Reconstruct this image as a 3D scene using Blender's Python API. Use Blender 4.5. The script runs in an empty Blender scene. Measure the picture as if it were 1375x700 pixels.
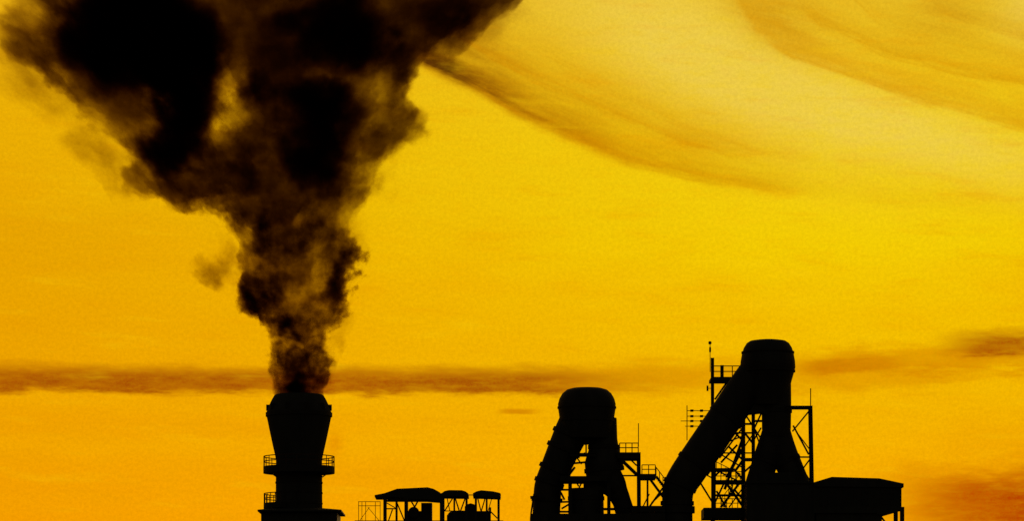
import bpy, bmesh, math, random
from mathutils import Vector, Matrix, Quaternion
random.seed(7)
R = math.radians
S = bpy.context.scene
C = S.collection

# ------------------------------------------------------------------ camera
D = 400.0            # metres from the camera to the plant
PPM = 12.0           # photograph pixels per metre at the plant
EYE = 1.7
cam = bpy.data.cameras.new("camera"); cam_o = bpy.data.objects.new("camera", cam); C.objects.link(cam_o)
cam_o.location = (0, -D, EYE); cam_o.rotation_euler = (R(90), 0, 0)
W_M = 1375 / PPM
cam.sensor_width = 36.0; cam.sensor_fit = 'HORIZONTAL'
cam.lens = 36.0 * D / W_M
cam.shift_y = ((23.3 + 350 / PPM)) / W_M
cam.clip_start = 1.0; cam.clip_end = 60000.0
S.camera = cam_o
S.view_settings.view_transform = 'Standard'; S.view_settings.look = 'None'
S.view_settings.exposure = 0.0; S.view_settings.gamma = 1.0
S.view_settings.use_curve_mapping = False
S.cycles.max_bounces = 4; S.cycles.diffuse_bounces = 2; S.cycles.glossy_bounces = 2
S.cycles.volume_bounces = 0; S.cycles.transparent_max_bounces = 16
S.cycles.volume_max_steps = 512
S.cycles.use_denoising = False

def P(px, py, y=0.0):
    """A point of the plant read off the photograph, at depth y (0 = the line of the plant)."""
    s = (D + y) / D
    return Vector(((px - 687.5) / PPM * s, y, EYE + (23.3 + (700 - py) / PPM) * s))

def lin(r, g, b):
    f = lambda c: ((c / 255 + 0.055) / 1.055) ** 2.4 if c > 10.3 else c / 255 / 12.92
    return (f(r), f(g), f(b), 1.0)

# ------------------------------------------------------------------ node helpers
class N:
    def __init__(self, tree):
        self.t = tree; self.n = tree.nodes; self.l = tree.links
    def put(self, sock, v):
        if isinstance(v, bpy.types.NodeSocket): self.l.new(v, sock)
        elif v is not None: sock.default_value = v
    def m(self, op, a, b=None, c=None, clamp=False):
        n = self.n.new('ShaderNodeMath'); n.operation = op; n.use_clamp = clamp
        self.put(n.inputs[0], a)
        if b is not None: self.put(n.inputs[1], b)
        if c is not None: self.put(n.inputs[2], c)
        return n.outputs[0]
    def vm(self, op, a, b=None, scale=None):
        n = self.n.new('ShaderNodeVectorMath'); n.operation = op
        self.put(n.inputs[0], a)
        if b is not None: self.put(n.inputs[1], b)
        if scale is not None: self.put(n.inputs['Scale'], scale)
        return n.outputs['Value'] if op in ('LENGTH', 'DOT_PRODUCT', 'DISTANCE') else n.outputs[0]
    def xyz(self, x, y, z):
        n = self.n.new('ShaderNodeCombineXYZ')
        for i, v in enumerate((x, y, z)): self.put(n.inputs[i], v)
        return n.outputs[0]
    def sep(self, v):
        n = self.n.new('ShaderNodeSeparateXYZ'); self.put(n.inputs[0], v); return n.outputs
    def noise(self, vec, scale=1.0, detail=3.0, rough=0.5, dist=0.0):
        n = self.n.new('ShaderNodeTexNoise'); self.put(n.inputs['Vector'], vec)
        n.inputs['Scale'].default_value = scale; n.inputs['Detail'].default_value = detail
        n.inputs['Roughness'].default_value = rough; n.inputs['Distortion'].default_value = dist
        return n.outputs
    def step(self, v, a, b, lo=0.0, hi=1.0):
        n = self.n.new('ShaderNodeMapRange'); n.interpolation_type = 'SMOOTHSTEP'
        self.put(n.inputs['Value'], v)
        for k, q in (('From Min', a), ('From Max', b), ('To Min', lo), ('To Max', hi)): self.put(n.inputs[k], q)
        return n.outputs[0]
    def ramp(self, v, stops):
        n = self.n.new('ShaderNodeValToRGB'); e = n.color_ramp.elements
        while len(e) < len(stops): e.new(0.5)
        for q, (p, c) in zip(e, stops): q.position = p; q.color = c
        self.put(n.inputs[0], v); return n.outputs[0]
    def curve(self, v, pts):
        """piecewise curve through pts (both axes 0..1)"""
        n = self.n.new('ShaderNodeFloatCurve'); c = n.mapping.curves[0]
        c.points[0].location = pts[0]; c.points[1].location = pts[-1]
        for p in pts[1:-1]: c.points.new(*p)
        for p in c.points: p.handle_type = 'VECTOR'
        n.mapping.update(); self.put(n.inputs['Value'], v); return n.outputs[0]
    def mix(self, f, a, b, mode='MIX'):
        n = self.n.new('ShaderNodeMix'); n.data_type = 'RGBA'; n.blend_type = mode
        self.put(n.inputs[0], f); self.put(n.inputs[6], a); self.put(n.inputs[7], b); return n.outputs[2]

# ------------------------------------------------------------------ sky: dusk, sun low behind the plant
SUN_EL, SUN_AZ = R(3.0), R(1.5)
world = bpy.data.worlds.new("World"); S.world = world; world.use_nodes = True
w = N(world.node_tree)
bg = w.n['Background']
tc = w.n.new('ShaderNodeTexCoord').outputs['Generated']
dx, dy, dz = w.sep(tc)[:3]
az = w.m('ARCTAN2', dx, dy)
vv = w.m('DIVIDE', dz, w.m('MAXIMUM', w.m('SQRT', w.m('ADD', w.m('MULTIPLY', dx, dx), w.m('MULTIPLY', dy, dy))), 0.001))
PX = w.m('MULTIPLY_ADD', az, 4800.0, 687.5)            # the sky is measured in the photograph's pixels of angle
PY = w.m('MULTIPLY_ADD', vv, -4800.0, 700 + 0.05825 * 4800)
def band(centre_pts, span, up, down):
    """signed closeness to a curved line of cloud: 1 on it, fading 'up' px above, 'down' px below"""
def pyf(py): return (0.05825 + (700 - py) / 4800.0) / 0.5
def tower_of_colours(stops):
    return w.ramp(w.m('DIVIDE', vv, 0.5, clamp=True), [(0.0, lin(232, 120, 0))] + [(pyf(p), lin(*c)) for p, c in stops] + [(0.75, lin(170, 132, 74)), (1.0, lin(106, 90, 78))])
base_l = tower_of_colours([(700, (247, 158, 0)), (605, (243, 166, 0)), (435, (234, 161, 0)), (305, (232, 167, 0)), (150, (235, 174, 0)), (0, (236, 178, 12)), (-200, (226, 180, 50))])
base_r = tower_of_colours([(700, (251, 172, 0)), (555, (242, 178, 0)), (440, (242, 190, 0)), (330, (242, 204, 3)), (200, (240, 205, 14)), (90, (237, 200, 26)), (-200, (228, 190, 60))])
base = w.mix(w.step(PX, -160, 1250), base_l, base_r)
p2 = w.xyz(w.m('DIVIDE', PX, 100), w.m('DIVIDE', PY, 100), 0.0)
# broad unevenness and fine mottling of the high cloud veil
big = w.noise(w.xyz(w.m('DIVIDE', PX, 420), w.m('DIVIDE', PY, 150), 3.0), 1.0, 3, 0.55)[0]
fine = w.noise(p2, 20.0, 3, 0.9)[0]
mott = w.noise(w.xyz(w.m('DIVIDE', PX, 40), w.m('DIVIDE', PY, 16), 1.0), 1.0, 4, 0.7)[0]
col = w.mix(w.step(big, 0.45, 0.8, 0.0, 0.3), base, lin(238, 160, 0))
# pale opening between the drifting veils, upper right
def gauss(cx, cy, sx, sy, rot=0.0):
    a, b = w.m('SUBTRACT', PX, cx), w.m('SUBTRACT', PY, cy)
    c, s = math.cos(rot), math.sin(rot)
    u = w.m('DIVIDE', w.m('ADD', w.m('MULTIPLY', a, c), w.m('MULTIPLY', b, s)), sx)
    v = w.m('DIVIDE', w.m('SUBTRACT', w.m('MULTIPLY', b, c), w.m('MULTIPLY', a, s)), sy)
    return w.m('EXPONENT', w.m('MULTIPLY', w.m('ADD', w.m('MULTIPLY', u, u), w.m('MULTIPLY', v, v)), -1.0))
pale = lin(238, 209, 80)
g = w.m('ADD', gauss(930, 60, 210, 75, R(30)), gauss(1180, 170, 260, 40, R(17)), clamp=True)
g = w.m('ADD', g, w.m('MULTIPLY', gauss(1375, 20, 40, 45), 0.9), clamp=True)
col = w.mix(w.m('MULTIPLY', g, w.step(mott, 0.25, 0.7, 0.45, 0.9)), col, pale)
# veil 1: long drift running down to the right away from the plume
def norm_curve(v, lo, hi, pts, vlo, vhi):
    f = w.curve(w.m('DIVIDE', w.m('SUBTRACT', v, lo), hi - lo, clamp=True), [((a - lo) / (hi - lo), (b - vlo) / (vhi - vlo)) for a, b in pts])
    return w.m('MULTIPLY_ADD', f, vhi - vlo, vlo)
wob = w.noise(w.xyz(w.m('DIVIDE', PX, 130), w.m('DIVIDE', PY, 45), 7.0), 1.0, 4, 0.6)[0]
wv = w.m('MULTIPLY', w.m('SUBTRACT', wob, 0.5), 60.0)
l1 = norm_curve(PX, 480, 1400, [(480, 62), (560, 84), (650, 126), (720, 168), (840, 216), (950, 244), (1100, 266), (1400, 300)], 0, 400)
d1 = w.m('ADD', w.m('SUBTRACT', l1, PY), w.m('MULTIPLY', wv, 0.45))            # above the line: positive
cut1 = w.m('MULTIPLY', w.step(d1, -14, 10), w.m('EXPONENT', w.m('MULTIPLY', w.m('MAXIMUM', d1, 0), -1 / 62.0)))
s1 = norm_curve(PX, 480, 1400, [(480, 0), (545, 0), (570, 0.95), (620, 0.98), (680, 0.92), (780, 0.8), (880, 0.62), (980, 0.3), (1120, 0.16), (1400, 0.05)], 0, 1)
st1 = w.noise(w.xyz(w.m('DIVIDE', w.m('ADD', PX, w.m('MULTIPLY', PY, 0.6)), 170), w.m('DIVIDE', w.m('SUBTRACT', PY, w.m('MULTIPLY', PX, 0.42)), 22), 2.0), 1.0, 4, 0.6)[0]
v1 = w.m('MULTIPLY', w.m('MULTIPLY', cut1, s1), w.step(st1, 0.2, 0.65, 0.55, 1.1), clamp=True)
col = w.mix(w.m('MULTIPLY', v1, 0.95), col, lin(196, 118, 0))
v1b = w.m('MULTIPLY', w.m('MULTIPLY', v1, v1), w.step(PX, 880, 600, 0, 1.3))
col = w.mix(v1b, col, lin(92, 50, 4))
# veil 2: curl in the upper right corner
l2 = norm_curve(PX, 940, 1480, [(940, -60), (985, 2), (1015, 48), (1060, 76), (1150, 108), (1250, 142), (1375, 182), (1480, 210)], -100, 400)
d2 = w.m('ADD', w.m('SUBTRACT', l2, PY), w.m('MULTIPLY', wv, 0.35))
cut2 = w.m('MULTIPLY', w.step(d2, -8, 14), w.step(PX, 950, 1000))
st2 = w.noise(w.xyz(w.m('DIVIDE', w.m('ADD', PX, w.m('MULTIPLY', PY, 0.4)), 150), w.m('DIVIDE', w.m('SUBTRACT', PY, w.m('MULTIPLY', PX, 0.3)), 26), 9.0), 1.0, 4, 0.62)[0]
v2 = w.m('MULTIPLY', w.m('MULTIPLY', cut2, w.m('EXPONENT', w.m('MULTIPLY', w.m('MAXIMUM', d2, 0), -1 / 90.0))), w.step(st2, 0.3, 0.62, 0.35, 1.0))
col = w.mix(w.m('MULTIPLY', v2, 0.72), col, lin(226, 164, 10))
tan = w.m('MULTIPLY', w.m('ADD', gauss(1040, 22, 70, 40, R(25)), w.m('MULTIPLY', gauss(1262, 25, 60, 35), 0.9)), w.step(st2, 0.3, 0.7, 0.4, 0.9))
col = w.mix(tan, col, lin(208, 150, 14))
def streak(pts, up, down, amount, colour, seed):
    """a thin curved fibre of high cloud through the photograph-pixel points pts"""
    global col
    x0, x1 = pts[0][0], pts[-1][0]
    l = norm_curve(PX, x0, x1, pts, -100, 400)
    n1 = w.noise(w.xyz(w.m('DIVIDE', PX, 90), w.m('DIVIDE', w.m('SUBTRACT', PY, l), 12), seed), 1.0, 4, 0.62)[0]
    d = w.m('ADD', w.m('SUBTRACT', l, PY), w.m('MULTIPLY', w.m('SUBTRACT', n1, 0.5), 26.0))
    f = w.m('MULTIPLY', w.step(d, -down, down), w.m('EXPONENT', w.m('MULTIPLY', w.m('MAXIMUM', d, 0), -1.0 / up)))
    f = w.m('MULTIPLY', f, w.m('MULTIPLY', w.step(PX, x0, x0 + 60), w.step(PX, x1, x1 - 90)))
    col = w.mix(w.m('MULTIPLY', f, w.step(n1, 0.32, 0.66, amount * 0.45, amount * 1.6)), col, colour)
streak([(560, 20), (640, 66), (720, 108), (820, 154), (920, 196), (1040, 226)], 22, 8, 0.45, lin(206, 132, 0), 31.0)
streak([(690, 52), (800, 112), (900, 164), (1010, 206), (1120, 228)], 18, 8, 0.3, lin(216, 150, 0), 32.0)
streak([(600, 96), (680, 146), (760, 186), (850, 222), (960, 246), (1100, 268)], 26, 10, 0.4, lin(204, 128, 0), 33.0)
streak([(985, 10), (1012, 48), (1062, 80), (1150, 112), (1250, 145), (1375, 186), (1500, 212)], 16, 8, 0.6, lin(214, 150, 0), 34.0)
streak([(1040, -20), (1100, 36), (1190, 78), (1290, 104), (1400, 130), (1500, 150)], 20, 8, 0.55, lin(214, 152, 4), 35.0)
streak([(1100, -40), (1180, 34), (1280, 70), (1400, 96), (1500, 110)], 16, 8, 0.4, lin(216, 160, 10), 36.0)
streak([(1215, -40), (1262, 22), (1330, 48), (1420, 72), (1520, 88)], 18, 8, 0.5, lin(208, 150, 14), 37.0)
# brown bands of low cloud
def low_cloud(py, up, down, x0, x1, x2, x3, amount, colour, seed, rough=18.0):
    global col
    n1 = w.noise(w.xyz(w.m('DIVIDE', PX, 75), w.m('DIVIDE', PY, 18), seed), 1.0, 5, 0.65)[0]
    d = w.m('ADD', w.m('SUBTRACT', PY, py), w.m('MULTIPLY', w.m('SUBTRACT', n1, 0.5), rough * 2))
    prof = w.m('MULTIPLY', w.step(d, -up, -up * 0.25), w.step(d, down, down * 0.35))
    ends = w.m('MULTIPLY', w.step(PX, x0, x1), w.step(PX, x3, x2))
    f = w.m('MULTIPLY', w.m('MULTIPLY', prof, ends), w.step(n1, 0.2, 0.75, amount * 1.0, amount * 0.65))
    col = w.mix(w.m('MULTIPLY', f, w.step(fine, 0.3, 0.7, 0.88, 1.08)), col, colour)
low_cloud(517, 32, 20, -900, -600, 700, 960, 1.0, lin(154, 62, 4), 11.0, 15)
low_cloud(506, 30, 34, 700, 900, 1120, 1330, 0.55, lin(208, 122, 0), 12.0, 26)
low_cloud(488, 26, 22, 1020, 1150, 1400, 1700, 0.7, lin(206, 118, 0), 21.0, 26)
low_cloud(508, 14, 12, 1150, 1260, 1300, 1420, 0.4, lin(210, 124, 0), 26.0, 16)
low_cloud(655, 50, 70, 1100, 1260, 1700, 2200, 0.5, lin(216, 118, 0), 22.0, 40)
low_cloud(575, 26, 22, -900, -300, 300, 700, 0.22, lin(232, 140, 0), 23.0, 24)
low_cloud(330, 60, 60, -900, -500, 160, 420, 0.25, lin(226, 146, 0), 24.0, 50)
low_cloud(492, 13, 16, 1060, 1110, 1150, 1230, 0.75, lin(196, 110, 0), 14.0, 14)
low_cloud(468, 27, 20, 1235, 1330, 1500, 1900, 1.0, lin(160, 66, 4), 15.0, 16)
low_cloud(553, 6, 5, 660, 685, 700, 735, 0.8, lin(200, 116, 0), 16.0, 4)
low_cloud(682, 60, 60, 1160, 1330, 1700, 2200, 1.0, lin(172, 42, 0), 17.0, 44)
low_cloud(600, 40, 30, 1230, 1300, 1700, 2200, 0.25, lin(222, 130, 0), 18.0, 34)
low_cloud(640, 40, 40, -2000, -900, 560, 760, 0.22, lin(236, 146, 0), 19.0, 30)
# soft ripples of the veil
rip = w.noise(w.xyz(w.m('DIVIDE', w.m('ADD', PX, w.m('MULTIPLY', PY, 0.5)), 150), w.m('DIVIDE', w.m('SUBTRACT', PY, w.m('MULTIPLY', PX, 0.06)), 26), 4.0), 1.0, 5, 0.62)[0]
col = w.mix(w.step(rip, 0.5, 0.8, 0.0, 0.4), col, lin(232, 154, 0))
col = w.mix(w.step(rip, 0.48, 0.2, 0.0, 0.3), col, lin(250, 205, 12))
col = w.mix(w.m('MULTIPLY', gauss(449, 597, 11, 15), w.step(mott, 0.3, 0.7, 0.25, 0.6)), col, lin(222, 126, 0))
# grain of the veil
col = w.mix(1.0, col, w.xyz(*(w.step(fine, 0.22, 0.78, 0.905, 1.095),) * 3), 'MULTIPLY')
col = w.mix(w.step(mott, 0.45, 0.8, 0.0, 0.22), col, lin(236, 168, 0))
# the glow is strongest round the hidden sun and dies away towards the eastern sky
sd = Vector((math.sin(SUN_AZ), math.cos(SUN_AZ), 0.1)).normalized()
ca = w.vm('DOT_PRODUCT', tc, tuple(sd))
glow = w.m('POWER', w.m('MULTIPLY_ADD', ca, 0.5, 0.5, clamp=True), 7.0)
glow = w.m('MULTIPLY', glow, w.step(dz, -0.12, 0.0))
sky = w.n.new('ShaderNodeTexSky'); sky.sky_type = 'NISHITA'; sky.sun_disc = False
sky.sun_elevation = SUN_EL; sky.sun_rotation = SUN_AZ; sky.dust_density = 5.0; sky.air_density = 2.0
dusk = w.mix(1.0, sky.outputs[0], (0.06, 0.06, 0.06, 1), 'MULTIPLY')
tot = w.mix(glow, dusk, col)                            # the lit veil covers the clear dusk sky towards the sun
w.put(bg.inputs['Color'], tot); bg.inputs['Strength'].default_value = 1.0
sun = bpy.data.lights.new("sun", 'SUN'); sun.energy = 0.25; sun.angle = R(6.0); sun.color = (1.0, 0.62, 0.25)
sun_o = bpy.data.objects.new("sun", sun); C.objects.link(sun_o)
to_sun = Vector((math.sin(SUN_AZ) * math.cos(SUN_EL), math.cos(SUN_AZ) * math.cos(SUN_EL), math.sin(SUN_EL)))
sun_o.rotation_euler = (-to_sun).to_track_quat('-Z', 'Y').to_euler(); sun_o.location = (0, 60, 120)

# ------------------------------------------------------------------ materials
def surface(name, c0, c1, scale, rough, metal=0.0, bump=0.15, streak=(1, 1, 1)):
    m = bpy.data.materials.new(name); m.use_nodes = True; k = N(m.node_tree)
    b = k.n['Principled BSDF']
    v = k.vm('MULTIPLY', k.n.new('ShaderNodeTexCoord').outputs['Object'], streak)
    f = k.noise(v, scale, 6, 0.65)[0]
    k.put(b.inputs['Base Color'], k.ramp(f, [(0.32, c0 + (1,)), (0.68, c1 + (1,))]))
    b.inputs['Roughness'].default_value = rough; b.inputs['Metallic'].default_value = metal
    b.inputs['Specular IOR Level'].default_value = 0.25
    bp = k.n.new('ShaderNodeBump'); bp.inputs['Strength'].default_value = bump; bp.inputs['Distance'].default_value = 0.02
    k.put(bp.inputs['Height'], f); k.put(b.inputs['Normal'], bp.outputs[0])
    return m
STEEL = surface('sooty_steel', (0.018, 0.017, 0.016), (0.04, 0.03, 0.024), 2.5, 0.75, 0.0, 0.2, (1, 1, 0.4))
PLATE = surface('weathered_plate', (0.02, 0.019, 0.018), (0.045, 0.036, 0.03), 0.9, 0.7, 0.0, 0.25, (1, 1, 0.25))
RUST = surface('rusty_rail', (0.05, 0.018, 0.008), (0.09, 0.035, 0.014), 5.0, 0.85)
SHELL = surface('sooty_concrete', (0.03, 0.028, 0.026), (0.055, 0.05, 0.045), 0.7, 0.9, 0.0, 0.3, (1, 1, 0.2))
SHEET = surface('corrugated_sheet', (0.022, 0.022, 0.022), (0.042, 0.038, 0.034), 1.6, 0.7, 0.0, 0.2, (1, 1, 0.3))
SOIL = surface('packed_slag_ground', (0.05, 0.045, 0.04), (0.1, 0.085, 0.07), 0.05, 0.95)

# ------------------------------------------------------------------ geometry helpers
class MB:
    def __init__(self): self.v = []; self.f = []
    def add(self, vs, fs):
        o = len(self.v); self.v += [Vector(p) for p in vs]; self.f += [tuple(i + o for i in q) for q in fs]; return self
    def box(self, lo, hi):
        x0, y0, z0 = lo; x1, y1, z1 = hi
        return self.add([(x0,y0,z0),(x1,y0,z0),(x1,y1,z0),(x0,y1,z0),(x0,y0,z1),(x1,y0,z1),(x1,y1,z1),(x0,y1,z1)],
                        [(3,2,1,0),(4,5,6,7),(0,1,5,4),(1,2,6,5),(2,3,7,6),(3,0,4,7)])
    def tube(self, pts, rad, seg=24, caps=True):
        pts = [Vector(p) for p in pts]; n = len(pts); rings = []
        if not isinstance(rad, (list, tuple)): rad = [rad] * n
        up = Vector((0, 1, 0))
        for i, p in enumerate(pts):
            t = (pts[min(i + 1, n - 1)] - pts[max(i - 1, 0)]).normalized()
            a = t.cross(up)
            a = a.normalized() if a.length > 1e-3 else t.cross(Vector((1, 0, 0))).normalized()
            b = t.cross(a).normalized()
            rings.append([p + (a * math.cos(2*math.pi*k/seg) + b * math.sin(2*math.pi*k/seg)) * rad[i] for k in range(seg)])
        vs = [q for r in rings for q in r]
        fs = [(i*seg+k, (i+1)*seg+k, (i+1)*seg+(k+1) % seg, i*seg+(k+1) % seg) for i in range(n-1) for k in range(seg)]
        if caps: fs += [tuple(range(seg)), tuple((n-1)*seg+k for k in reversed(range(seg)))]
        return self.add(vs, fs)
    def lathe(self, c, prof, seg=40, closed=True):
        """prof: (radius, z) from the bottom up, about the vertical through c"""
        n = len(prof); vs = []
        for r, z in prof:
            vs += [(c[0] + r*math.cos(2*math.pi*k/seg), c[1] + r*math.sin(2*math.pi*k/seg), z) for k in range(seg)]
        fs = [(i*seg+k, i*seg+(k+1) % seg, (i+1)*seg+(k+1) % seg, (i+1)*seg+k) for i in range(n-1) for k in range(seg)]
        if closed: fs += [tuple(reversed(range(seg))), tuple((n-1)*seg+k for k in range(seg))]
        return self.add(vs, fs)
    def ring(self, c, r0, r1, z0, z1, a0=0.0, a1=2*math.pi, seg=40):
        full = abs(a1 - a0 - 2*math.pi) < 1e-6; n = seg if full else seg + 1; vs = []
        for k in range(n):
            t = a0 + (a1 - a0) * k / seg; cs, sn = math.cos(t), math.sin(t)
            vs += [(c[0]+r0*cs, c[1]+r0*sn, z0), (c[0]+r1*cs, c[1]+r1*sn, z0), (c[0]+r1*cs, c[1]+r1*sn, z1), (c[0]+r0*cs, c[1]+r0*sn, z1)]
        fs = []
        for k in range(seg):
            a, b = 4*k, 4*((k+1) % n)
            for i in range(4): fs.append((a+i, b+i, b+(i+1) % 4, a+(i+1) % 4)[::-1])
        if not full: fs += [(0,1,2,3), tuple(4*(n-1)+i for i in (3,2,1,0))]
        return self.add(vs, fs)
    def prism(self, poly, y0, y1):
        """poly: list of (x, z) outline, extruded from y0 to y1"""
        n = len(poly)
        return self.add([(x, y0, z) for x, z in poly] + [(x, y1, z) for x, z in poly],
                        [tuple(range(n)), tuple(n + k for k in reversed(range(n)))] + [(k, n+k, n+(k+1) % n, (k+1) % n) for k in range(n)])

def link(name, mesh, parent):
    o = bpy.data.objects.new(name, mesh); C.objects.link(o); o.parent = parent; return o
def base_of(parent):
    b = Vector((0, 0, 0))
    while parent is not None: b += parent.location; parent = parent.parent
    return b
def obj(name, mb, mat, parent=None, smooth=False):
    off = base_of(parent)
    me = bpy.data.meshes.new(name); me.from_pydata([tuple(p - off) for p in mb.v], [], mb.f)
    bm = bmesh.new(); bm.from_mesh(me); bmesh.ops.recalc_face_normals(bm, faces=bm.faces); bm.to_mesh(me); bm.free()
    me.materials.append(mat)
    if smooth:
        me.polygons.foreach_set('use_smooth', [True] * len(me.polygons))
        try: me.set_sharp_from_angle(angle=R(35))
        except Exception: pass
    return link(name, me, parent)
def tag(o, label=None, cat=None, group=None, kind=None):
    for k, v in (('label', label), ('category', cat), ('group', group), ('kind', kind)):
        if v: o[k] = v
    return o
def thing(name, loc, label, cat, group=None):
    o = bpy.data.objects.new(name, None); C.objects.link(o); o.location = loc; o.empty_display_size = 0.5
    return tag(o, label, cat, group)

# unit sections along Z (0..1), shared by every bar
_units = {}
def unit(kind, mat):
    key = (kind, mat.name)
    if key not in _units:
        mb = MB()
        if kind == 'pipe': mb.tube([(0, 0, 0), (0, 0, 1)], 0.5, 8)
        else:
            prof = [(-.5,-.5),(.5,-.5),(.5,-.38),(.1,-.32),(.1,.32),(.5,.38),(.5,.5),(-.5,.5),(-.5,.38),(-.1,.32),(-.1,-.32),(-.5,-.38)]
            n = len(prof)
            mb.add([(x, y, 0) for x, y in prof] + [(x, y, 1) for x, y in prof],
                   [tuple(reversed(range(n))), tuple(n+k for k in range(n))] + [(k, (k+1) % n, n+(k+1) % n, n+k) for k in range(n)])
        me = bpy.data.meshes.new(kind + '_section'); me.from_pydata([tuple(p) for p in mb.v], [], mb.f); me.materials.append(mat)
        _units[key] = me
    return _units[key]
def bar(name, p, q, size, parent, mat=None, kind='beam', size2=None):
    """A bar from p to q (world); a 'beam' is a rolled steel section, a 'pipe' is round."""
    mat = mat or STEEL; p, q = Vector(p), Vector(q); t = q - p
    o = link(name, unit(kind, mat), parent)
    o.location = p - base_of(parent)
    o.rotation_mode = 'QUATERNION'
    up = 'Y'
    o.rotation_quaternion = t.to_track_quat('Z', up)
    o.scale = (size, size2 or size, t.length)
    return o
def pbar(name, a, b, px, parent, y=0.0, y2=None, mat=None, kind='beam'):
    """bar between two photograph points at depth y, px pixels thick"""
    return bar(name, P(a[0], a[1], y), P(b[0], b[1], y if y2 is None else y2), px / PPM, parent, mat, kind)
def boxp(mb, x0, y0p, x1, y1p, ya, yb):
    """box whose face spans photograph px (x0..x1, top y0p..bottom y1p), from depth ya to yb"""
    a, b = P(x0, y1p, ya), P(x1, y0p, ya)
    return mb.box((a.x, ya, a.z), (b.x, yb, b.z))
def polyp(pts, y): return [(P(a, b, y).x, P(a, b, y).z) for a, b in pts]
def railing(parent, pts, top, n_posts, mid=1, th=1.1, mat=None, height_px=12):
    """guard rail along photograph points pts=[(px, py, y)...] standing on them"""
    mat = mat or RUST
    for k in range(len(pts) - 1):
        a, b = pts[k], pts[k + 1]
        for j in range(mid + 1):
            h = top * (j + 1) / (mid + 1)
            bar('guard_rail', P(a[0], a[1] - h, a[2]), P(b[0], b[1] - h, b[2]), th / PPM, parent, mat, 'pipe')
        for j in range(n_posts + (1 if k == len(pts) - 2 else 0)):
            t = j / n_posts
            x, y, d = (a[i] + (b[i] - a[i]) * t for i in range(3))
            bar('rail_post', P(x, y, d), P(x, y - top, d), th / PPM, parent, mat, 'pipe')

# ------------------------------------------------------------------ ground
mb = MB(); n = 64
mb.add([(0, 0, 0)] + [(24000 * math.cos(2*math.pi*k/n), 24000 * math.sin(2*math.pi*k/n), 0) for k in range(n)],
       [(0, 1 + k, 1 + (k + 1) % n) for k in range(n)])
tag(obj('ground', mb, SOIL), 'flat ground of packed slag under the works', None, None, 'structure')

# ------------------------------------------------------------------ chimney
CX = 401.5
c0 = P(CX, 700); cz = lambda py: P(CX, py).z
chim = thing('chimney', (c0.x, 0, 0), 'fat black chimney with flared crown, pouring smoke at the far left', 'chimney')
ctr = (c0.x, 0.0)
r_ = lambda px: px / PPM
obj('shaft', MB().lathe(ctr, [(r_(33), 0), (r_(31.5), cz(700)), (r_(31), cz(622)), (r_(31), cz(619))], 48), SHELL, chim, True)
crown = obj('crown', MB().lathe(ctr, [(r_(31), cz(619)), (r_(32), cz(613)), (r_(35), cz(600)), (r_(39.3), cz(580)), (r_(43), cz(562)),
     (r_(44.2), cz(556)), (r_(42.5), cz(551.5)), (r_(40.5), cz(546)), (r_(38), cz(540.5)), (r_(36), cz(536.5)), (r_(33), cz(531.5)), (r_(31), cz(530.5)),
     (r_(29), cz(530.5)), (r_(28), cz(545)), (r_(28), cz(560))], 48), SHELL, chim, True)
for k in range(10):
    a = 2*math.pi*(k + 0.0)/10
    q = Vector((ctr[0] + r_(41.6)*math.cos(a), r_(41.6)*math.sin(a), cz(551.5)))
    o = obj('lug', MB().box((q.x-.2, q.y-.16, q.z-.05), (q.x+.2, q.y+.16, q.z+.62)), STEEL, crown)
obj('rim_band', MB().ring(ctr, r_(43), r_(44.8), cz(560), cz(555)), STEEL, crown, True)
for k in range(5):
    zz = cz(628 + 14*k + 7)
    obj('hoop', MB().ring(ctr, r_(30.5), r_(31.9), zz - .09, zz + .09), STEEL, chim, True)
def ring_gallery(py_top, py_bot, rpx, rail_px, a0, a1, seg):
    dk = obj('gallery_deck', MB().ring(ctr, r_(30.8), r_(rpx), cz(py_bot), cz(py_top), a0, a1, seg), STEEL, chim)
    for h in (0.5, 1.0):
        obj('guard_rail', MB().ring(ctr, r_(rpx - 1.2), r_(rpx - 0.2), cz(py_top) + rail_px/PPM*h - .06, cz(py_top) + rail_px/PPM*h + .04, a0, a1, seg), RUST, dk)
    np_ = 20 if a1 - a0 > 6 else 11
    for k in range(np_ + (0 if a1 - a0 > 6 else 1)):
        t = a0 + (a1 - a0)*k/np_
        q = Vector((ctr[0] + r_(rpx - .7)*math.cos(t), r_(rpx - .7)*math.sin(t), cz(py_top)))
        bar('rail_post', q, q + Vector((0, 0, rail_px/PPM)), 0.085, dk, RUST, 'pipe')
    for k in range(8):
        t = a0 + (a1 - a0)*(k + .5)/8
        e = Vector((math.cos(t), math.sin(t), 0))
        bar('bracket', Vector((ctr[0], 0, cz(py_bot) - .45)) + e*r_(31), Vector((ctr[0], 0, cz(py_bot))) + e*r_(rpx - 9), 0.12, dk)
ring_gallery(627.5, 636.5, 48, 13.5, 0, 2*math.pi, 40)
ring_gallery(677, 684.5, 47.5, 13, R(118), R(242), 20)
# ladder on the side of the shaft
ld = obj('ladder', MB().box((ctr[0]-.25, -2.95, cz(684)), (ctr[0]-.2, -2.85, cz(615))).box((ctr[0]+.2, -2.95, cz(684)), (ctr[0]+.25, -2.85, cz(615))), STEEL, chim)
for k in range(18):
    z = cz(682) + k*.31
    bar('rung', (ctr[0]-.2, -2.9, z), (ctr[0]+.2, -2.9, z), .04, ld, STEEL, 'pipe')

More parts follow.
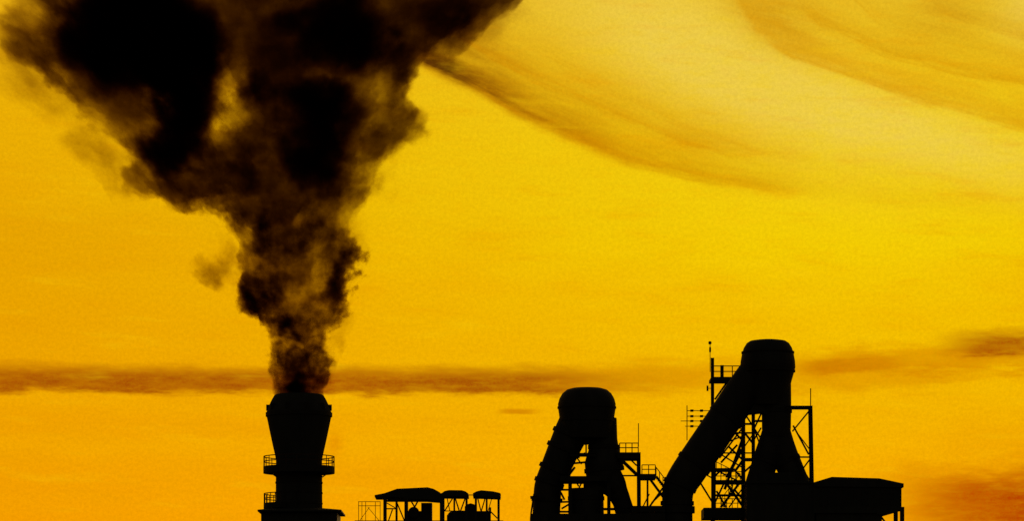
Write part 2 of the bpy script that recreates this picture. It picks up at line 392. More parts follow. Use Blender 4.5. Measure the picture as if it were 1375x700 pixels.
# house at the chimney's foot
hs = thing('stack_house', (c0.x, 0, 0), 'low roofed black building wrapped round the foot of the fat chimney', 'building')
a, b = P(354, 692).x, P(455, 692).x; zt = P(0, 692.5).z
obj('wall', MB().box((a, -4.2, 0), (b, 4.2, zt)), SHEET, hs)
e0, e1 = P(350, 692).x, P(461, 692).x
zr = P(0, 691).z; zq = P(0, 684.5).z
m_ = MB(); x0, x1 = P(374, 0).x, P(430, 0).x
m_.add([(e0,-5,zr),(e1,-5,zr),(e1,5,zr),(e0,5,zr),(e0,-5,zr+.18),(e1,-5,zr+.18),(e1,5,zr+.18),(e0,5,zr+.18),(x0,-2.4,zq),(x1,-2.4,zq),(x1,2.4,zq),(x0,2.4,zq)],
       [(3,2,1,0),(0,1,5,4),(1,2,6,5),(2,3,7,6),(3,0,4,7),(4,5,9,8),(5,6,10,9),(6,7,11,10),(7,4,8,11),(8,9,10,11)])
obj('roof', m_, SHEET, hs)
for k in range(5):
    q = a + (b - a)*(k + .5)/5
    wn = obj('window', MB().box((q-.45, -4.26, 18), (q+.45, -4.2, 19.6)), STEEL, hs)

# ------------------------------------------------------------------ raised deck with the canopies
ed = thing('raised_deck', (P(585, 0).x, 0, 0), 'raised steel deck carrying the row of canopies beside the chimney', 'platform')
a, b = P(478, 0).x, P(676, 0).x
zd = P(0, 702).z
obj('deck_plate', MB().box((a, -3.2, zd - .35), (b, 3.2, zd)), STEEL, ed)
for k in range(6):
    for y in (-2.8, 2.8):
        x = a + .4 + (b - a - .8)*k/5
        bar('column', (x, y, 0), (x, y, zd - .35), .4, ed)
# thin railed landing
rl = thing('railed_landing', P(496, 702), 'thin rusty guard rail left of the canopies on the raised deck', 'railing')
for y in (-2.2, 2.2):
    for py in (674.5, 680):
        pbar('guard_rail', (481, py), (511, py), 0.8, rl, y, mat=RUST, kind='pipe')
    for px in (481.5, 486, 491, 504, 510.5):
        pbar('rail_post', (px, 702), (px, 674.5), 0.75, rl, y, mat=RUST, kind='pipe')
pbar('brace', (483, 700), (496, 682), .7, rl, 2.2, mat=RUST, kind='pipe'); pbar('brace', (509, 700), (494, 682), .7, rl, 2.2, mat=RUST, kind='pipe')

def canopy(px, label, roof_pts, posts, extras, ydep=2.6):
    t = thing('canopy', P(px, 702), label, 'canopy', 'open canopies in a row on the raised deck')
    obj('roof', MB().prism(polyp(roof_pts, -ydep), -ydep, ydep), SHEET, t)
    for (x, top, bot, th) in posts:
        for y in (-ydep + .35, ydep - .35):
            pbar('post', (x, bot), (x, top), th, t, y)
    for nm, a, b, th, y in extras: pbar(nm, a, b, th, t, y)
    return t
canopy(547, 'widest canopy, low pitched roof overhanging to the left, first from the chimney',
       [(503, 668), (503, 665.5), (516, 663), (533, 657), (574, 655), (582, 657), (591, 662), (591, 672.5), (572, 671), (546, 671), (541, 668.5), (518, 668)],
       [(517, 668, 702, 4.6), (532.5, 668, 702, 3), (545.5, 670, 702, 5), (592, 663, 702, 3)],
       [('tie_beam', (518, 673.5), (545, 673.5), 2.6, -2.2), ('brace', (521, 672), (531, 668), 1.6, -2.2), ('brace', (551, 672), (560, 687), 2.0, 0),
        ('brace', (562, 672), (554, 687), 2.0, 0), ('tie_beam', (547, 673), (592, 673), 1.6, 2.2), ('brace', (533, 676), (543, 700), 1.8, 2.2),
        ('tie_beam', (519, 684), (532, 684), 1.6, 2.2), ('brace', (519, 676), (531, 683), 1.3, 2.2), ('brace', (521, 702), (527, 685), 1.6, 2.2)])
canopy(611, 'middle canopy of the row, shallow curved roof between two others',
       [(593, 666.5), (593, 663), (597, 660), (603, 658.8), (620, 659), (625, 660.5), (629, 663.5), (629, 667)],
       [(595, 666, 702, 4), (610, 666, 702, 2.4), (626.5, 666, 702, 3)],
       [('brace', (597, 687), (609, 668), 1.6, -2.2), ('brace', (600, 668), (604, 687), 1.2, 2.2), ('brace', (611, 669), (617, 688), 1.8, -2.2), ('brace', (625, 669), (618, 688), 1.8, 2.2),
        ('tie_beam', (629, 665.5), (640, 665.5), 1.2, -2.2), ('tie_beam', (594, 687), (627, 687), 1.2, 2.2)])
canopy(654, 'last canopy of the row, curved roof, farthest from the chimney',
       [(635, 666.5), (635, 663), (640, 660.5), (646, 659), (662, 660.5), (671, 662.5), (672.5, 664), (672, 668)],
       [(639, 666, 702, 3), (653.5, 666, 702, 2.6), (669.5, 666, 702, 3.2)],
       [('brace', (641, 668), (646, 688), 1.6, -2.2), ('brace', (652, 668), (646, 688), 1.6, 2.2), ('brace', (655, 688), (661, 668), 1.0, 2.2), ('handrail', (658, 687), (668, 697), 1.6, 2.2)])
# machinery under the canopies
mc = thing('winch', P(562, 702), 'black winch with a tall gear box under the widest canopy', 'machine')
obj('housing', boxp(MB(), 545, 687, 566, 702, -1.4, 1.4), STEEL, mc); obj('gear_box', boxp(MB(), 565.5, 676, 580, 702, -1.1, 1.1), STEEL, mc)
q = P(556, 690); obj('drum', MB().tube([(q.x, -1.7, q.z), (q.x, 1.7, q.z)], .62, 20), STEEL, mc, True)
mc = thing('fan_unit', P(628, 702), 'long black fan unit with a humped top under the two curved canopies', 'machine')
obj('casing', MB().prism(polyp([(600, 702), (600, 693), (603, 689), (606, 687), (657, 687), (659, 690), (659, 702)], -1.5), -1.5, 1.5), STEEL, mc)
obj('inlet', MB().prism(polyp([(624, 687), (624, 681), (627, 678), (632, 676.5), (637, 678), (640, 682), (640, 687)], -1.1), -1.1, 1.1), STEEL, mc)
obj('duct', boxp(MB(), 656.5, 682, 659.5, 690, -.4, .4), STEEL, mc)

# ------------------------------------------------------------------ left furnace top: domed head on splayed pipes
fp = thing('furnace_deck', P(800, 702), 'black deck under the left domed furnace top and its stair tower', 'platform')
fp.location.z = 0
m_ = MB(); boxp(m_, 712, 690.5, 893, 712, -5, 5); obj('deck_plate', m_, STEEL, fp)
for x in (716, 760, 805, 850, 889):
    for y in (-4.4, 4.4):
        bar('column', (P(x, 0).x, y, 0), (P(x, 0).x, y, P(0, 712).z), .6, fp)
lf = thing('domed_furnace', P(787, 690.5), 'smaller black furnace top, domed head on two splayed pipes, in the centre', 'furnace')
hc = P(788, 0); hz = lambda py: P(0, py).z
head = obj('head', MB().lathe((hc.x, 0), [(r_(33), hz(590)), (r_(35), hz(583)), (r_(37), hz(572)), (r_(37), hz(560)), (r_(38.5), hz(550)), (r_(38.8), hz(543)),
      (r_(37), hz(536)), (r_(33), hz(529)), (r_(27), hz(524)), (r_(20), hz(522)), (r_(6), hz(521.5))], 44), PLATE, lf, True)
for py, rr in ((566, 38), (548, 39.6)):
    obj('stiffener', MB().ring((hc.x, 0), r_(rr - 2), r_(rr), hz(py) - .1, hz(py) + .1), STEEL, head, True)
def pipe(name, pts, parent, radii, flanges=(), mat=None, y=0.0, seg=28):
    """pipe along photograph points (smoothed), flanges at fractions of its length"""
    ps = [P(a, b, y) for a, b in pts]; fine_, rr = [], []
    for i in range(len(ps) - 1):
        p0, p1, p2, p3 = ps[max(i-1, 0)], ps[i], ps[i+1], ps[min(i+2, len(ps)-1)]
        for k in range(6):
            t = k/6
            fine_.append(0.5*((2*p1) + (p2-p0)*t + (2*p0-5*p1+4*p2-p3)*t*t + (3*p1-p0-3*p2+p3)*t**3))
            rr.append((radii[i] + (radii[i+1]-radii[i])*t)/PPM)
    fine_.append(ps[-1]); rr.append(radii[-1]/PPM)
    o = obj(name, MB().tube(fine_, rr, seg), mat or PLATE, parent, True)
    for f, extra in flanges:
        i = min(int(f*(len(fine_)-1)), len(fine_)-2); t = (fine_[i+1]-fine_[i]).normalized()
        obj('flange', MB().tube([fine_[i]-t*.22, fine_[i]+t*.22], rr[i]+extra/PPM, seg), STEEL, o, True)
    return o
pipe('splayed_pipe', [(776, 562), (767, 582), (757, 604), (745, 632), (736.5, 652), (734.5, 672), (733.5, 692)], lf, [23, 23, 21.5, 20, 18.5, 18.5, 18.5],
     [(0.2, 2.2), (.36, 2.6), (.5, 2.4), (.66, 1.8), (.85, 2.4)])
pipe('splayed_pipe', [(811, 562), (811, 590), (811, 606), (811, 622), (813, 640), (823, 652), (829, 662), (835, 675), (840, 692)], lf,
     [17, 18, 21, 26, 25, 18.5, 14.5, 12.5, 13], [(.22, 1.6), (.45, 1.5)])
pipe('uptake_pipe', [(787, 657), (787, 670), (787, 692)], lf, [23.5, 23.5, 24], [(.5, 1.2)])
obj('gusset', boxp(MB(), 784, 641, 816, 659, -1.4, 1.4), PLATE, lf)
obj('gusset', MB().prism(polyp([(752, 570), (752, 597), (800, 597), (822, 612), (822, 570)], 0), -1.0, 1.0), PLATE, lf)
dk = obj('gallery_deck', boxp(MB(), 752, 640, 815, 646.5, -2.6, 2.6), STEEL, lf)
for y in (-1.9, 1.9):
    pbar('strut', (765.5, 641), (765.5, 692), 5, lf, y); pbar('strut', (817.5, 650), (817.5, 692), 4.6, lf, y)
    for a, b, t in (((765, 611.5), (800, 611.5), 5), ((764, 623.5), (790, 621), 2.6), ((764, 618), (786, 609), 2.2), ((772, 612), (781, 624), 1.8), ((763, 640), (772, 628), 3),
                    ((773, 646), (777, 654), 2), ((777, 657), (783, 645), 2.0), ((752, 658.5), (770, 658.5), 2.6), ((752, 675), (768, 674.5), 2.4), ((753, 662), (758, 672), 2.6),
                    ((754, 684), (764, 678), 2.4), ((752, 688), (768, 688), 2.6), ((787, 598), (787, 612), 2.0), ((803, 684.5), (845, 684.5), 3.4), ((818, 667), (830, 667), 2.4)):
        pbar('brace', a, b, t, lf, y)
pbar('ladder_rail', (717, 664), (713, 690.5), 2.2, lf, -1.8); pbar('landing', (712, 669), (722, 668), 4, lf, -1.8)

# stair tower right of it
st = thing('stair_tower', P(865, 690.5), 'open gallery tower with stairs between the two black furnace tops', 'tower')
for y in (-1.6, 1.6):
    pbar('column', (858, 690.5), (857.5, 608), 5.2, st, y)
    pbar('column', (891, 690.5), (891, 655), 3, st, y)
    pbar('brace', (832, 616), (856, 639), 4.4, st, y)
    pbar('brace', (845, 616), (855, 626), 2, st, y)
    pbar('strut', (836, 639.5), (856, 639.5), 2, st, y)
    pbar('brace', (872, 643), (891, 669), 3.2, st, y)
    pbar('brace', (866, 690), (890, 656), 2.6, st, y)
    pbar('brace', (875, 676), (891, 661), 2.2, st, y)
    pbar('strut', (869.5, 643), (869.5, 682), 2.6, st, y)
    pbar('strut', (863, 682), (872, 664), 1.6, st, y)
dk = obj('gallery_deck', boxp(MB(), 829, 608, 860, 616.5, -1.9, 1.9), STEEL, st)
for y in (-1.8, 1.8):
    railing(dk, [(832, 608, y), (857, 608, y)], 12.3, 3, 1, 1.3)
dk = obj('gallery_deck', boxp(MB(), 857, 637, 881, 643, -1.9, 1.9), STEEL, st)
for y in (-1.8, 1.8):
    railing(dk, [(862, 637, y), (880, 637, y)], 12, 2, 1, 1.2)
dk = obj('gallery_deck', boxp(MB(), 848, 680, 893, 688, -1.9, 1.9), STEEL, st)
pbar('aerial_mast', (857.3, 600), (857.3, 569), 1.1, st, -1.6, mat=STEEL, kind='pipe')
fl = obj('stair_flight', MB().prism(polyp([(879, 640), (883, 640), (897, 659), (893, 659)], -1.2), -1.2, -1.05).prism(polyp([(879, 640), (883, 640), (897, 659), (893, 659)], 1.0), 1.05, 1.2), STEEL, st)
for k in range(8):
    q = P(881 + 14*k/7.5, 641 + 19*k/7.5); obj('tread', MB().box((q.x-.12, -1.04, q.z-.03), (q.x+.14, 1.04, q.z+.02)), STEEL, fl)
for y in (-1.1, 1.1):
    pbar('handrail', (880, 627), (896, 648), 1.2, fl, y, mat=RUST, kind='pipe')
    for k in range(4): pbar('rail_post', (881 + 4.6*k, 641 + 6.2*k), (881 + 4.6*k, 628.5 + 6*k), 1.1, fl, y, mat=RUST, kind='pipe')
for x in (866, 884):
    pbar('strut', (x, 688), (x, 692), 9, st, -1.2)

# ------------------------------------------------------------------ right furnace top with the big slanting downcomer
rf = thing('gas_downcomer', P(990, 700), 'largest black furnace top, with one thick pipe slanting down to the left', 'gas pipe')
rf.location.z = 0
hc = P(1031, 0)
head = obj('head', MB().lathe((hc.x, 0), [(r_(24), hz(545)), (r_(29), hz(525)), (r_(32), hz(512)), (r_(34.5), hz(503)), (r_(37), hz(494)), (r_(36.6), hz(486)),
     (r_(35), hz(477)), (r_(32.5), hz(468)), (r_(28.5), hz(461.5)), (r_(24), hz(458.5)), (r_(14), hz(457)), (r_(4), hz(456.5))], 44), PLATE, rf, True)
for py, rr in ((499, 37), (474, 35.6)):
    obj('stiffener', MB().ring((hc.x, 0), r_(rr - 2.5), r_(rr), hz(py) - .1, hz(py) + .1), STEEL, head, True)
pipe('downcomer_pipe', [(1024, 488), (1005, 516), (975, 560), (945, 604), (922, 638), (912, 655), (909.5, 672), (909.5, 702)], rf,
     [23, 24, 23.6, 23.6, 23.2, 21.5, 20.5, 20.5], [(.3, 1.3), (.52, 1.3), (.7, 1.5), (.9, 2)], seg=32)
pipe('uptake_pipe', [(1042, 500), (1042.5, 540), (1042.5, 575), (1042, 600)], rf, [20, 20, 19.5, 18], [(.45, 1.2), (.8, 1.2)])
pipe('uptake_leg', [(1040, 582), (1033, 606), (1023, 634), (1015, 660)], rf, [17, 18, 17, 17], [(.5, 1)])
pipe('uptake_leg', [(1044, 582), (1051, 606), (1063, 634), (1074, 660)], rf, [18, 18.5, 17.5, 17], [(.5, 1)])
obj('gusset', MB().prism(polyp([(1004, 556), (1012, 545), (1022, 520), (1030, 520), (1030, 558), (1022, 554)], -1.2), -1.2, 1.2), PLATE, rf)
obj('catcher_vessel', MB().lathe((P(909.5, 0).x, 0), [(r_(52), 0), (r_(52), 15), (r_(40), 21), (r_(23), P(0, 703).z)], 40), PLATE, rf, True)
obj('collar', MB().ring((P(909.5, 0).x, 0), r_(20), r_(23.5), hz(690), hz(681)), STEEL, rf, True)

# lattice tower behind the downcomer
lt = thing('lattice_tower', (P(985, 0).x, 3, 0), 'open lattice steel tower with stairs behind the thick slanting pipe', 'tower')
FY, BY = 2.6, 6.6
for y in (FY, BY):
    pbar('column', (957.2, 700), (956.6, 481), 4.4 if y == FY else 3.6, lt, y)
    pbar('column', (998, 700), (998, 520), 5.4, lt, y)
    pbar('column', (1011.5, 700), (1011.5, 520), 4.6, lt, y)
    pbar('column', (958.8, 700), (958.8, 612), 4.6, lt, y + .02)
    for x in (957, 998, 1011.5):
        bar('column_foot', (P(x, 700, y).x, y, 0), P(x, 700, y), .5, lt)
    for a, b, t in (((938, 632), (985, 632), 4.6), ((957, 648.5), (1000, 648.5), 5.4), ((957, 582), (1012, 582), 2.0), ((957, 609), (1011, 609), 1.6),
                    ((973, 658), (997, 590), 3.2), ((976, 642), (996, 604), 4.0), ((958, 680), (972, 650), 2.2), ((977, 652), (997, 680), 3.0), ((966, 616), (998, 574), 2.0),
                    ((960, 606), (996, 628), 1.6), ((962, 600), (998, 586), 1.6), ((1000, 556), (1022, 590), 1.8), ((1022, 556), (1011, 580), 2.0),
                    ((1012, 592), (1022, 575), 1.8), ((1012, 575), (1022, 602), 1.6), ((936, 642), (957, 676), 2.0), ((940, 634), (957, 643), 1.5),
                    ((972, 682), (984, 652), 1.6), ((998, 655), (979, 682), 1.6), ((985, 630), (998, 646), 2.2), ((1000, 570), (1011, 570), 2.4), ((1000, 600), (1011, 584), 1.5),
                    ((1000, 618), (1011, 618), 4.0), ((958, 666), (998, 666), 2.6), ((962, 660), (975, 682), 2.2), ((985, 657), (998, 672), 2.4), ((978, 600), (997, 618), 2.2), ((968, 622), (990, 598), 2.4),
                    ((983, 578), (997, 592), 2.2), ((1000, 582), (1011, 596), 2.4), ((1000, 634), (1011, 624), 2.4), ((1012, 566), (1023, 566), 2.6), ((988, 632), (998, 618), 3.0), ((960, 640), (968, 632), 2.4)):
        pbar('brace', a, b, t*1.15, lt, y + random.uniform(-.06, .06))
    pbar('brace', (960, 537), (978, 511), 2.6, lt, y)
dk = obj('gallery_deck', boxp(MB(), 955, 506.5, 1000, 510.5, FY - .3, BY + .3), STEEL, lt)
for y in (FY, BY):
    railing(dk, [(958, 506.5, y), (996, 506.5, y)], 14.5, 3, 1, 1.3, RUST)
pbar('cabinet', (969.5, 507), (969.5, 491), 4.5, dk, FY + .6)
dk = obj('gallery_deck', boxp(MB(), 945, 682.5, 1034, 696, FY - 1.5, BY + .3), STEEL, lt)
for k, (py, x0_, x1_) in enumerate(((632, 960, 992), (648, 992, 966))):
    # stair flights zigzag inside the tower
    y2 = py + (16 if k == 0 else 34)
    fl = obj('stair_flight', MB().prism(polyp([(x0_, py), (x0_ + 4, py), (x1_ + 4, y2), (x1_, y2)], 4), 4.0, 4.12).prism(polyp([(x0_, py), (x0_ + 4, py), (x1_ + 4, y2), (x1_, y2)], 5.2), 5.2, 5.32), STEEL, lt)
    nt = 9 if k == 0 else 14
    for j in range(nt):
        q = P(x0_ + 2 + (x1_ - x0_)*j/nt, py + (y2 - py)*j/nt + 1, 4.6)
        obj('tread', MB().box((q.x-.13, 4.12, q.z-.03), (q.x+.13, 5.2, q.z+.02)), STEEL, fl)
    for y in (4.06, 5.26):
        pbar('handrail', (x0_ + 2, py - 11), (x1_ + 2, y2 - 11), 1.1, fl, y, mat=RUST, kind='pipe')
        for j in range(6):
            a = (x0_ + 2 + (x1_ - x0_)*j/5, py + (y2 - py)*j/5)
            pbar('rail_post', a, (a[0], a[1] - 11), 1.0, fl, y, mat=RUST, kind='pipe')
for y in (FY, BY):
    railing(lt, [(961, 582, y), (997, 582, y)], 12, 4, 1, 1.1, RUST)
    railing(lt, [(961, 646, y), (996, 646, y)], 12, 5, 1, 1.1, RUST)
    railing(lt, [(961, 682.5, y), (998, 682.5, y)], 12, 5, 1, 1.1, RUST)
ms = pbar('lamp_mast', (953.5, 500), (953.5, 461), 0.9, lt, FY, mat=STEEL, kind='pipe')
q = P(953.3, 461, FY); obj('beacon', MB().lathe((q.x, q.y), [(.1, q.z-.16), (.18, q.z-.08), (.18, q.z+.12), (.08, q.z+.2)], 12), STEEL, lt)
q = P(953.5, 470, FY); obj('sensor', MB().lathe((q.x, q.y), [(.08, q.z-.3), (.11, q.z-.2), (.11, q.z+.2), (.08, q.z+.3)], 10), STEEL, lt)
q = P(950, 522, FY); obj('junction_box', MB().box((q.x-.1, FY-.1, q.z-.3), (q.x+.1, FY+.1, q.z+.3)), STEEL, lt)
pbar('bracket', (950, 522), (956, 522), .8, lt, FY)

# aerial on an outrigger
ae = thing('aerial', P(957, 566, 3), 'thin comb aerial sticking out left of the lattice tower over the slanting pipe', 'aerial')
pbar('mast', (922.5, 592), (922.5, 545), 1.2, ae, 3, mat=RUST, kind='pipe')
for py, x0_ in ((552, 922), (559.5, 922), (566, 914), (573, 920)):
    pbar('boom', (x0_, py), (957, py), 1.0, ae, 3, mat=RUST, kind='pipe')
for x in (929, 942):
    for py in (552, 559.5, 566, 573):
        q = P(x, py, 3); obj('dipole', MB().box((q.x-.17, 2.6, q.z-.1), (q.x+.17, 3.4, q.z+.1)), RUST, ae)

# braced frame right of the uptake
bf = thing('braced_frame', (P(1085, 0).x, 0, 0), 'narrow cross braced steel frame right of the largest furnace top', 'frame')
for y in (-1.5, 1.5):
    pbar('column', (1090, 655), (1088, 546), 5.6, bf, y)
    bar('column_foot', (P(1090, 0, y).x, y, 0), P(1090, 655, y), .5, bf)
    pbar('beam', (1056, 548), (1091, 548), 5, bf, y + .02)
    pbar('brace', (1086, 553), (1064, 580), 2.0, bf, y); pbar('brace', (1065, 572), (1086, 611), 2.2, bf, y)
    pbar('brace', (1069, 580), (1087, 604), 1.4, bf, y); pbar('beam', (1060, 614.5), (1088, 614.5), 2, bf, y)
    pbar('brace', (1087, 618), (1079, 629), 2.0, bf, y); pbar('brace', (1068, 615), (1089, 648), 1.6, bf, y)
pbar('aerial_mast', (1088.5, 546), (1088.5, 522), 1.3, bf, 0, mat=RUST, kind='pipe')

# ------------------------------------------------------------------ houses at the right
bh = thing('bunker_house', (P(1046, 0).x, 0, 0), 'black bunker block directly under the largest furnace top', 'building')
obj('wall', MB().box((P(1000, 0).x, -3.6, 0), (P(1090, 0).x, 2.4, P(0, 653).z)), SHEET, bh)
obj('plinth', MB().box((P(1017, 0).x, -1.6, P(0, 650).z), (P(1066, 0).x, 1.6, P(0, 636.5).z)), SHEET, bh)
obj('roof', MB().box((P(998, 0).x, -3.8, P(0, 653).z), (P(1089, 0).x, 2.45, P(0, 650).z)), SHEET, bh)
ch = thing('conveyor_house', (P(1150, 0).x, 0, 0), 'black shed on legs with low pitched roof, at the right end of the plant', 'building')
YA, YB = -4.0, 4.0
obj('wall', MB().prism(polyp([(1092.5, 689.5), (1092.5, 655), (1117, 650), (1211, 655), (1211, 684), (1192, 689.5)], YA), YA + .3, YB - .3), SHEET, ch)
obj('roof', MB().prism(polyp([(1093, 654), (1093, 648.3), (1117, 641), (1181, 643), (1213.5, 650), (1213.5, 655)], YA), YA, YB), SHEET, ch)
obj('lower_wall', MB().box((P(1092.5, 0).x, -3.4, 0), (P(1180, 0).x, 3.4, P(0, 689.5).z)), SHEET, ch)
obj('sill', MB().prism(polyp([(1178, 692), (1178, 688), (1211, 684), (1211, 687)], -3.72), -3.72, -3.41), SHEET, ch)
for y in (-3.3, 3.3):
    bar('leg', (P(1207, 0).x, y, 0), P(1207, 684, 0) + Vector((0, y, 0)), .45, ch)
    pbar('brace', (1181, 692), (1196, 712), 2.4, ch, y)
for k in range(30):
    x = P(1097 + 3.85*k, 0, -4).x
    if k % 1 == 0: obj('cladding_rib', MB().box((x-.04, -3.76, P(0, 683).z), (x+.04, -3.69, P(0, 657).z)), SHEET, ch)

# ------------------------------------------------------------------ smoke plume
O = P(CX, 533)                       # the mouth of the chimney
ZMAX = 66.0
prof = [  # photograph row: left edge, right edge of the plume
    (540, 368, 434), (533, 367, 435), (505, 362, 441), (482, 361, 441), (470, 360, 443), (458, 358, 446), (440, 354, 454), (424, 340, 462), (412, 326, 465), (398, 325, 470),
    (380, 334, 472), (362, 332, 477), (345, 322, 483), (328, 318, 484), (312, 318, 478), (298, 302, 477), (284, 284, 480), (272, 262, 486), (266, 192, 488),
    (258, 176, 492), (240, 172, 500), (215, 172, 522), (195, 166, 545), (175, 148, 562), (150, 118, 560), (125, 84, 556), (108, 52, 558), (92, 34, 584),
    (70, 24, 618), (45, 16, 668), (20, 6, 712), (0, -4, 742), (-40, -24, 800), (-120, -60, 900), (-200, -90, 960), (-262, -110, 1000)]
zs = [(533 - p[0]) / PPM for p in prof]
sm = bpy.data.materials.new('dark_smoke'); sm.use_nodes = True
k = N(sm.node_tree); k.n.remove(k.n['Principled BSDF']); out = k.n['Material Output']
pos = k.n.new('ShaderNodeTexCoord').outputs['Object']
x, y, z = k.sep(pos)[:3]
zc = k.m('MAXIMUM', z, 0.0)
grow = k.m('MULTIPLY_ADD', zc, 1/13.0, 1.0)                  # billows grow as the smoke climbs
inv = k.m('DIVIDE', 1.0, grow)
qv = k.xyz(k.m('MULTIPLY', x, inv), k.m('MULTIPLY', y, inv), k.m('MULTIPLY', k.m('LOGARITHM', grow, math.e), 13.0))
wn = k.vm('SUBTRACT', k.noise(qv, 0.47, 5.5, 0.6)[1], (0.5, 0.5, 0.5))
wpos = k.vm('ADD', pos, k.vm('SCALE', wn, scale=k.m('MULTIPLY', k.m('MINIMUM', grow, 2.8), k.step(z, -0.5, 5.0, 0.7, 5.2))))
wx, wy, wz = k.sep(wpos)[:3]
zn = k.m('DIVIDE', k.m('ADD', wz, 2.0), ZMAX + 2.0, clamp=True)
def edge(i):
    pts = [((zz + 2.0) / (ZMAX + 2.0), ((p[i] - CX) / PPM + 50) / 120) for zz, p in zip(zs, prof)]
    pts = [(0.0, pts[0][1])] + pts
    return k.m('MULTIPLY_ADD', k.curve(zn, pts), 120.0, -50.0)
le, re_ = edge(1), edge(2)
half = k.m('MULTIPLY', k.m('SUBTRACT', re_, le), 0.5); mid = k.m('MULTIPLY', k.m('ADD', re_, le), 0.5)
dep = k.m('MINIMUM', k.m('MULTIPLY', half, 0.7), 7.5)
ex = k.m('DIVIDE', k.m('SUBTRACT', wx, mid), half); ey = k.m('DIVIDE', wy, dep)
e = k.m('SUBTRACT', 1.0, k.m('SQRT', k.m('ADD', k.m('MULTIPLY', ex, ex), k.m('MULTIPLY', ey, ey))))
em = k.m('MULTIPLY', e, half)                                 # roughly metres inside the edge
soft = k.m('MULTIPLY', grow, 0.22)
body = k.step(em, k.m('MULTIPLY', soft, -0.35), soft)
# thick and thin places inside the plume
def puff(px, py, rx, rz, amt, ry=None):
    c = Vector(((px - CX) / PPM, 0.0, (533 - py) / PPM)); s_ = (PPM / rx, PPM / (ry or max(rx, rz) * 1.4), PPM / rz)
    n = k.n.new('ShaderNodeVectorMath'); n.operation = 'MULTIPLY_ADD'
    k.put(n.inputs[0], wpos); n.inputs[1].default_value = s_; n.inputs[2].default_value = tuple(-a*b for a, b in zip(c, s_))
    d2 = k.vm('DOT_PRODUCT', n.outputs[0], n.outputs[0])
    return k.m('MULTIPLY_ADD', d2, -1.3, 1.4, clamp=True), amt
def gather(ps, start):
    for p in ps:
        f, amt = puff(*p); start = k.m('MULTIPLY_ADD', f, amt, start)
    return start
puffs = [(180, 40, 105, 85, 1.8), (243, 120, 36, 110, 1.8), (232, 205, 46, 40, 1.8), (428, 160, 60, 60, 1.6), (430, 225, 44, 40, 1.3), (365, 128, 36, 22, .9), (470, 50, 62, 60, 1.3), (400, 18, 60, 26, .8), (395, 205, 30, 22, .8), (450, 130, 34, 24, .7), (345, 120, 18, 14, .8), (515, 60, 26, 40, .6), (292, 226, 22, 18, .7), (445, 250, 24, 18, .7), (372, 268, 16, 14, .6), (420, 300, 16, 16, .6),
         (352, 312, 26, 20, 1.2), (330, 230, 44, 20, .8), (356, 395, 26, 40, .5), (455, 375, 28, 44, .6), (400, 522, 22, 10, .7), (330, 275, 40, 26, .3), (530, 95, 30, 40, .7), (335, 410, 16, 20, .6), (382, 440, 14, 14, .9), (470, 340, 20, 24, .5),
         (308, 148, 25, 58, -3.2, 200), (312, 60, 30, 70, -.25, 200), (405, 385, 34, 66, -.36, 100), (400, 464, 60, 10, -.45, 100), (206, 134, 13, 11, -2.0, 200), (342, 262, 9, 9, -.5, 60), (75, 40, 40, 70, .5), (610, 20, 80, 40, .4)]
tot = 0.8
tot = gather(puffs, tot)
n2 = k.noise(k.vm('ADD', qv, (11.0, 3.0, 5.0)), 0.8, 5, 0.68)[0]
tot = k.m('MULTIPLY', k.m('MAXIMUM', tot, 0.06), k.step(n2, 0.3, 0.7, k.step(z, 8, 26, 0.15, 0.5), k.step(z, 8, 26, 1.85, 1.5)))
wisp = gather([(284, 362, 28, 26, 2.4), (302, 338, 18, 24, 1.4), (128, 190, 46, 54, 1.3), (160, 240, 26, 40, 1.6), (535, 165, 30, 50, 1.2), (505, 225, 26, 40, 1.2), (60, 125, 60, 44, 1.2), (655, 30, 66, 44, 1.3), (600, 70, 50, 24, 1.0), (440, 285, 30, 30, 1.4), (15, 70, 40, 60, 1.0), (475, 300, 22, 60, .8), (328, 355, 16, 50, .6), (455, 452, 14, 30, .6), (440, 500, 10, 30, .5)], 0.0)
wisp = k.m('MULTIPLY', wisp, k.step(n2, 0.35, 0.7, 0.0, 1.0))
shape = k.m('ADD', k.m('MULTIPLY', k.m('MULTIPLY', body, tot), 3.5), wisp)
dens = k.m('DIVIDE', shape, dep)
va = k.n.new('ShaderNodeVolumeAbsorption'); va.inputs['Color'].default_value = (0.33, 0.175, 0.12, 1)
k.put(va.inputs['Density'], dens)
k.put(out.inputs['Volume'], va.outputs[0])
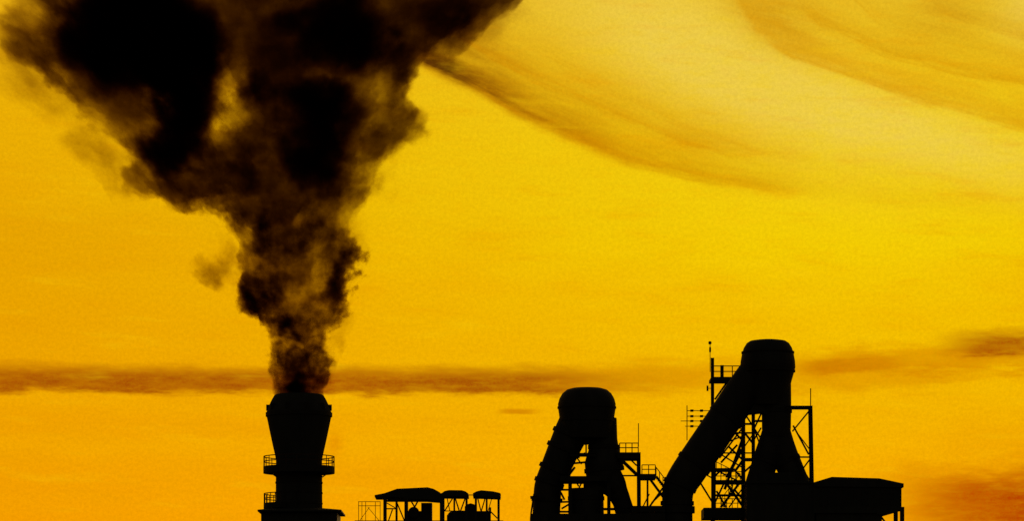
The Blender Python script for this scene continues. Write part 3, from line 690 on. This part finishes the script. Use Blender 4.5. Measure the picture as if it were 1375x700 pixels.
# faint diffuse skin added so the smoke hull counts as a surface: nearly all clear
mx = k.n.new('ShaderNodeMixShader'); mx.inputs[0].default_value = 0.003
tr = k.n.new('ShaderNodeBsdfTransparent'); df = k.n.new('ShaderNodeBsdfDiffuse'); df.inputs['Color'].default_value = (.03, .025, .022, 1)
k.put(mx.inputs[1], tr.outputs[0]); k.put(mx.inputs[2], df.outputs[0]); k.put(out.inputs['Surface'], mx.outputs[0])
sm.cycles.volume_step_rate = 0.15
mb = MB(); seg = 28; rings = []
import bisect
def prof_at(zz):
    i = min(max(bisect.bisect(zs, zz) - 1, 0), len(zs) - 2); t = (zz - zs[i]) / (zs[i+1] - zs[i]); t = min(max(t, 0), 1)
    return tuple((prof[i][j] + (prof[i+1][j] - prof[i][j])*t - CX) / PPM for j in (1, 2))
nz = 64
for i in range(nz + 1):
    zz = -0.25 + (ZMAX + .25) * (i / nz)
    g_ = 1 + max(zz, 0)/13.0; mar = 0.15 + 0.85*min(g_, 2.8)*min(1, .15 + max(zz, 0)/6)
    lo = min(prof_at(zz + d)[0] for d in (-mar, 0, mar)); hi = max(prof_at(zz + d)[1] for d in (-mar, 0, mar))
    row = 533 - zz*PPM
    lo -= sum(d/PPM*max(0, 1 - ((row - c)/h_)**2) for c, h_, d in ((364, 34, 50), (195, 60, 32), (110, 40, 20)))   # room for the loose wisps
    h = (hi - lo)/2 + mar; cxx = (hi + lo)/2; dp = min((hi - lo)/2*.7, 7.5) + mar
    if zz < 0.1: h = dp = r_(28.5); cxx = 0
    rings.append([(O.x + cxx + h*math.cos(2*math.pi*j/seg), dp*math.sin(2*math.pi*j/seg), O.z + zz) for j in range(seg)])
mb.add([p for r in rings for p in r], [(i*seg+j, i*seg+(j+1) % seg, (i+1)*seg+(j+1) % seg, (i+1)*seg+j) for i in range(nz) for j in range(seg)]
       + [tuple(reversed(range(seg))), tuple(nz*seg+j for j in range(seg))])
me = bpy.data.meshes.new('smoke_plume'); me.from_pydata([tuple(p - O) for p in mb.v], [], mb.f); me.materials.append(sm)
sp = link('smoke_plume', me, None); sp.location = O
tag(sp, 'thick dark smoke billowing up and left from the fat chimney', 'smoke', None, 'stuff')
